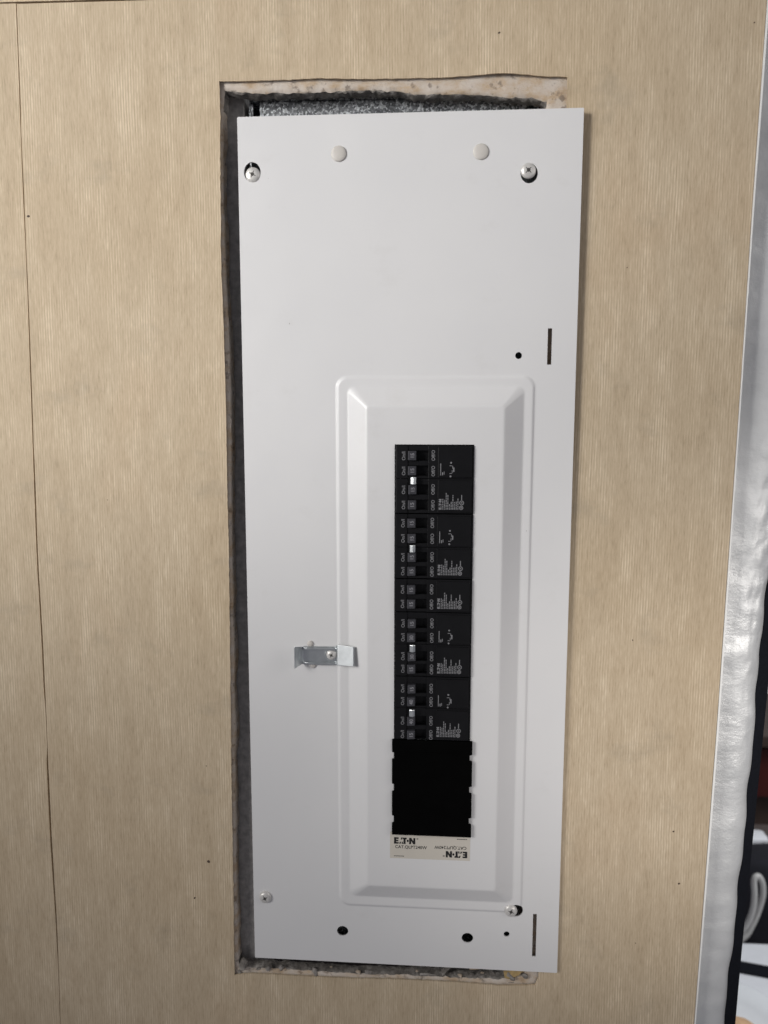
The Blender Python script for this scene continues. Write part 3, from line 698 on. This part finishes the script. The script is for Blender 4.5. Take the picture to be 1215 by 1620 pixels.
for k in range(5): sp.rect(127.4 + k * 1.8, 128.9 + k * 1.8, 614.9, 615.5, hs); sp.rect(181.6 + k * 1.8, 183.1 + k * 1.8, 597.4, 598.0, hs)
sp.build('lettering', 'ink', stk)

# ------------------------------------------------------------------ silver padded sheet beyond the wall edge
pad = thing('padded_sheet', 'silver padded foil sheet with black bound edge beyond the wall edge', 'padded sheet', mw=Matrix.Translation((0.4323, 0.012, -0.2791)) @ Matrix.Scale(0.9733, 4))
BL = mmv([(470, 900), (465, 600), (459.8, 469.5), (451.5, 360.6), (449.9, 323.1), (447.3, 284.7), (447.4, 235.9), (446.7, 198.7), (445.3, 164.5), (444.6, 132.3), (443.1, 93.7), (441.3, 54.6), (439.1, 0.1), (436.6, -40.3), (435.7, -68.2), (433, -200), (431, -300)])
def edge_x(z): return interp(BL, z) + 0.0006 * math.sin(z * 70) + 0.0005 * math.sin(z * 143 + 1)
def sheet_mesh():
    nz_, nu = 300, 34; verts = []; faces = []
    for i in range(nz_ + 1):
        z = -0.28 + 1.2 * i / nz_; xr = edge_x(z); xl = interp(EDGE, 0.483 + (z - 0.483) * 0.9733) + 0.001
        for j in range(nu + 1):
            u = j / nu; u = 1 - (1 - u) ** 1.7
            x = xl + (xr - xl) * u; d = (xr - x)
            y = 0.033 - 0.004 + 0.007 * math.exp(-(d / 0.006)) - 0.0016 * math.exp(-((d - 0.016) / 0.014) ** 2) * (0.5 + 0.5 * min(1, max(0, (z - 0.05) / 0.3)))
            w = min(1, d / 0.006)
            y += w * (0.0008 * fbm((x * 0.8, 0, z), 22, 3) + 0.0020 * fbm((x * 1.5, 3, z), 85, 4) * math.exp(-(d / 0.02) ** 2) * min(1, max(0, (z - 0.15) / 0.2)) + 0.0005 * fbm((x * 0.25, 4, z), 65, 3) + 0.0008 * max(0, fbm((x * 0.3, 8, z), 40, 2)) ** 2)
            verts.append((x - 0.44, y - 0.03, z + 0.30))
    for i in range(nz_):
        for j in range(nu):
            a = i * (nu + 1) + j; faces.append((a, a + 1, a + nu + 2, a + nu + 1))
    return from_py(verts, faces)
so = link('foil_face', sheet_mesh(), 'silver', pad, smooth=True)
sol = so.modifiers.new('s', 'SOLIDIFY'); sol.thickness = 0.003; sol.offset = -1
def ribbon(xa, xb, y0, y1):
    v = []; f = []; n = 160
    for i in range(n + 1):
        z = -0.28 + 1.2 * i / n; a, b = xa(z), xb(z); m = (a + b) / 2
        v += [(a - 0.44, y0 - 0.03, z + 0.30), (m - 0.44, y0 - 0.0016 - 0.03, z + 0.30), (b - 0.44, y0 - 0.03, z + 0.30), (b - 0.44, y1 - 0.03, z + 0.30), (a - 0.44, y1 - 0.03, z + 0.30)]
    for i in range(n):
        for k in range(5): a = i * 5; f.append((a + k, a + (k + 1) % 5, a + 5 + (k + 1) % 5, a + 5 + k))
    return from_py(v, f)
def bind_r(z): return 0.4462 + 0.0365 * z * (1 if z > 0 else 0.7)
link('edge_binding', ribbon(lambda z: edge_x(z) - 0.0025, lambda z: max(edge_x(z) + 0.005, bind_r(z) + 0.0005), 0.0345, 0.040), 'binding', pad, smooth=True, angle=40)
link('piping', tube_me([(max(edge_x(z) + 0.005, bind_r(z) + 0.0005) - 0.44 + 0.0002, 0.0075, z + 0.30) for z in [-0.28 + 1.2 * i / 160 for i in range(161)]], 0.0005, 6), 'piping', pad)

# ------------------------------------------------------------------ glimpse of the room beyond
rw = link('back_wall', box_me(0.55, 1.9, 1.30, 1.33, -1.2, 1.2), 'backwall'); rw['kind'] = 'structure'
tbl = thing('side_table', 'white laminate table standing beyond the padded sheet', 'table', mw=Matrix.Translation((0.75, 0.45, -0.40)))
bevel(link('table_top', box_me(-0.20, 0.35, -0.25, 0.172, -0.025, 0.0), 'white', tbl), 0.003)
for x in (-0.17, 0.32):
    for y in (-0.22, 0.14): bevel(link('leg', box_me(x - 0.018, x + 0.018, y - 0.018, y + 0.018, -0.75, -0.0252), 'white', tbl), 0.003)
strap = link('black_strap', (lambda bm: (add_box(bm, 0, 0.36, -0.0145, 0.0145, 0, 0.003), from_bm(bm))[1])(bmesh.new()), 'binding')
strap.location = (0.645, 0.5645, -0.3998); strap.rotation_euler = (0, 0, -0.23); bevel(strap, 0.001)
tag(strap, 'flat black strap lying across the white table', 'strap')
plt = thing('dinner_plate', 'white china plate with a raised rim on the white table', 'plate', mw=Matrix.Translation((0.600, 0.420, -0.3998)))
def rev(prof, seg=56):
    v = []; f = []
    for r, z in prof: v += [(r * math.cos(k * 2 * math.pi / seg), r * math.sin(k * 2 * math.pi / seg), z) for k in range(seg)]
    for i in range(len(prof) - 1):
        for k in range(seg): a = i * seg; f.append((a + k, a + (k + 1) % seg, a + seg + (k + 1) % seg, a + seg + k))
    f.append(tuple(range(seg))[::-1]); f.append(tuple(range((len(prof) - 1) * seg, len(prof) * seg))); return from_py(v, f)
link('dish', rev([(0.055, 0), (0.060, 0.002), (0.098, 0.012), (0.100, 0.0135), (0.098, 0.0145), (0.068, 0.007), (0.060, 0.004), (0.02, 0.0038)]), 'china', plt, smooth=True)
bb = bmesh.new(); bmesh.ops.create_icosphere(bb, subdivisions=3, radius=0.03)
for v in bb.verts: v.co = Vector((v.co.x * 1.2, v.co.y * 0.8, max(v.co.z * 0.55, -0.008))) * (1 + 0.12 * fbm(v.co, 40))
brd = link('bread_piece', from_bm(bb), 'bread', smooth=True); brd.location = (0.607, 0.405, -0.388); tag(brd, 'tan crusty piece of bread on the white plate', 'bread')
cab = thing('storage_cabinet', 'dark red lacquered cabinet with a taupe shelf by the back wall', 'cabinet', mw=Matrix.Translation((1.0, 1.0, -1.15)))
link('carcass', box_me(-0.25, 0.45, 0.06, 0.28, 0, 0.94), 'brown', cab)
link('red_door', box_me(-0.25, 0.45, 0.03, 0.058, 0.815, 0.925), 'red', cab)
link('top_board', box_me(-0.26, 0.46, 0.0, 0.28, 0.942, 0.965), 'brown', cab)
link('shelf', box_me(-0.25, 0.45, 0.0, 0.058, 0.690, 0.735), 'shelf', cab)
def blob(dx, dy, dz, seed):
    b = bmesh.new(); bmesh.ops.create_icosphere(b, subdivisions=4, radius=1)
    for v in b.verts:
        n = v.co.normalized(); s = 1 / max(abs(n.x), abs(n.y), abs(n.z)) ** 0.7
        q = n * s * (1 + 0.06 * fbm(n + Vector((seed, 0, 0)), 2.2)); v.co = Vector((q.x * dx, q.y * dy, q.z * dz))
    return from_bm(b)
bag = link('black_bag', blob(0.20, 0.055, 0.115, 2), 'bag', smooth=True); bag.location = (0.90, 0.745, -0.405); tag(bag, 'black cloth bag standing behind the white table', 'bag')
cup = link('white_bundle', blob(0.03, 0.02, 0.013, 5), 'white', smooth=True); cup.location = (0.775, 0.78, -0.30); tag(cup, 'small white bundle lying on top of the black bag', 'bundle')
hp = [(0.700, -0.415), (0.718, -0.400), (0.7265, -0.385), (0.7345, -0.365), (0.7405, -0.340), (0.742, -0.320), (0.738, -0.300), (0.730, -0.288), (0.722, -0.293), (0.7235, -0.320), (0.722, -0.345), (0.716, -0.370), (0.706, -0.39)]
def cr(pts, n):
    out = []
    for i in range(len(pts) - 1):
        p0, p1, p2, p3 = [Vector(pts[min(max(i + k, 0), len(pts) - 1)]) for k in (-1, 0, 1, 2)]
        for j in range(n):
            t = j / n; out.append(0.5 * ((2 * p1) + (p2 - p0) * t + (2 * p0 - 5 * p1 + 4 * p2 - p3) * t * t + (3 * p1 - p0 - 3 * p2 + p3) * t ** 3))
    return out
path = cr(hp, 12)
hs_ = link('ribbed_hose', tube_me([(p.x, 0.640 + 0.006 * math.sin(i * 0.04), p.y) for i, p in enumerate(path)], 0.0052, 10, lambda i: 1.0 if i % 2 else 0.88), 'hose', smooth=True)
tag(hs_, 'pale grey ribbed hose looped in front of the black bag', 'hose')
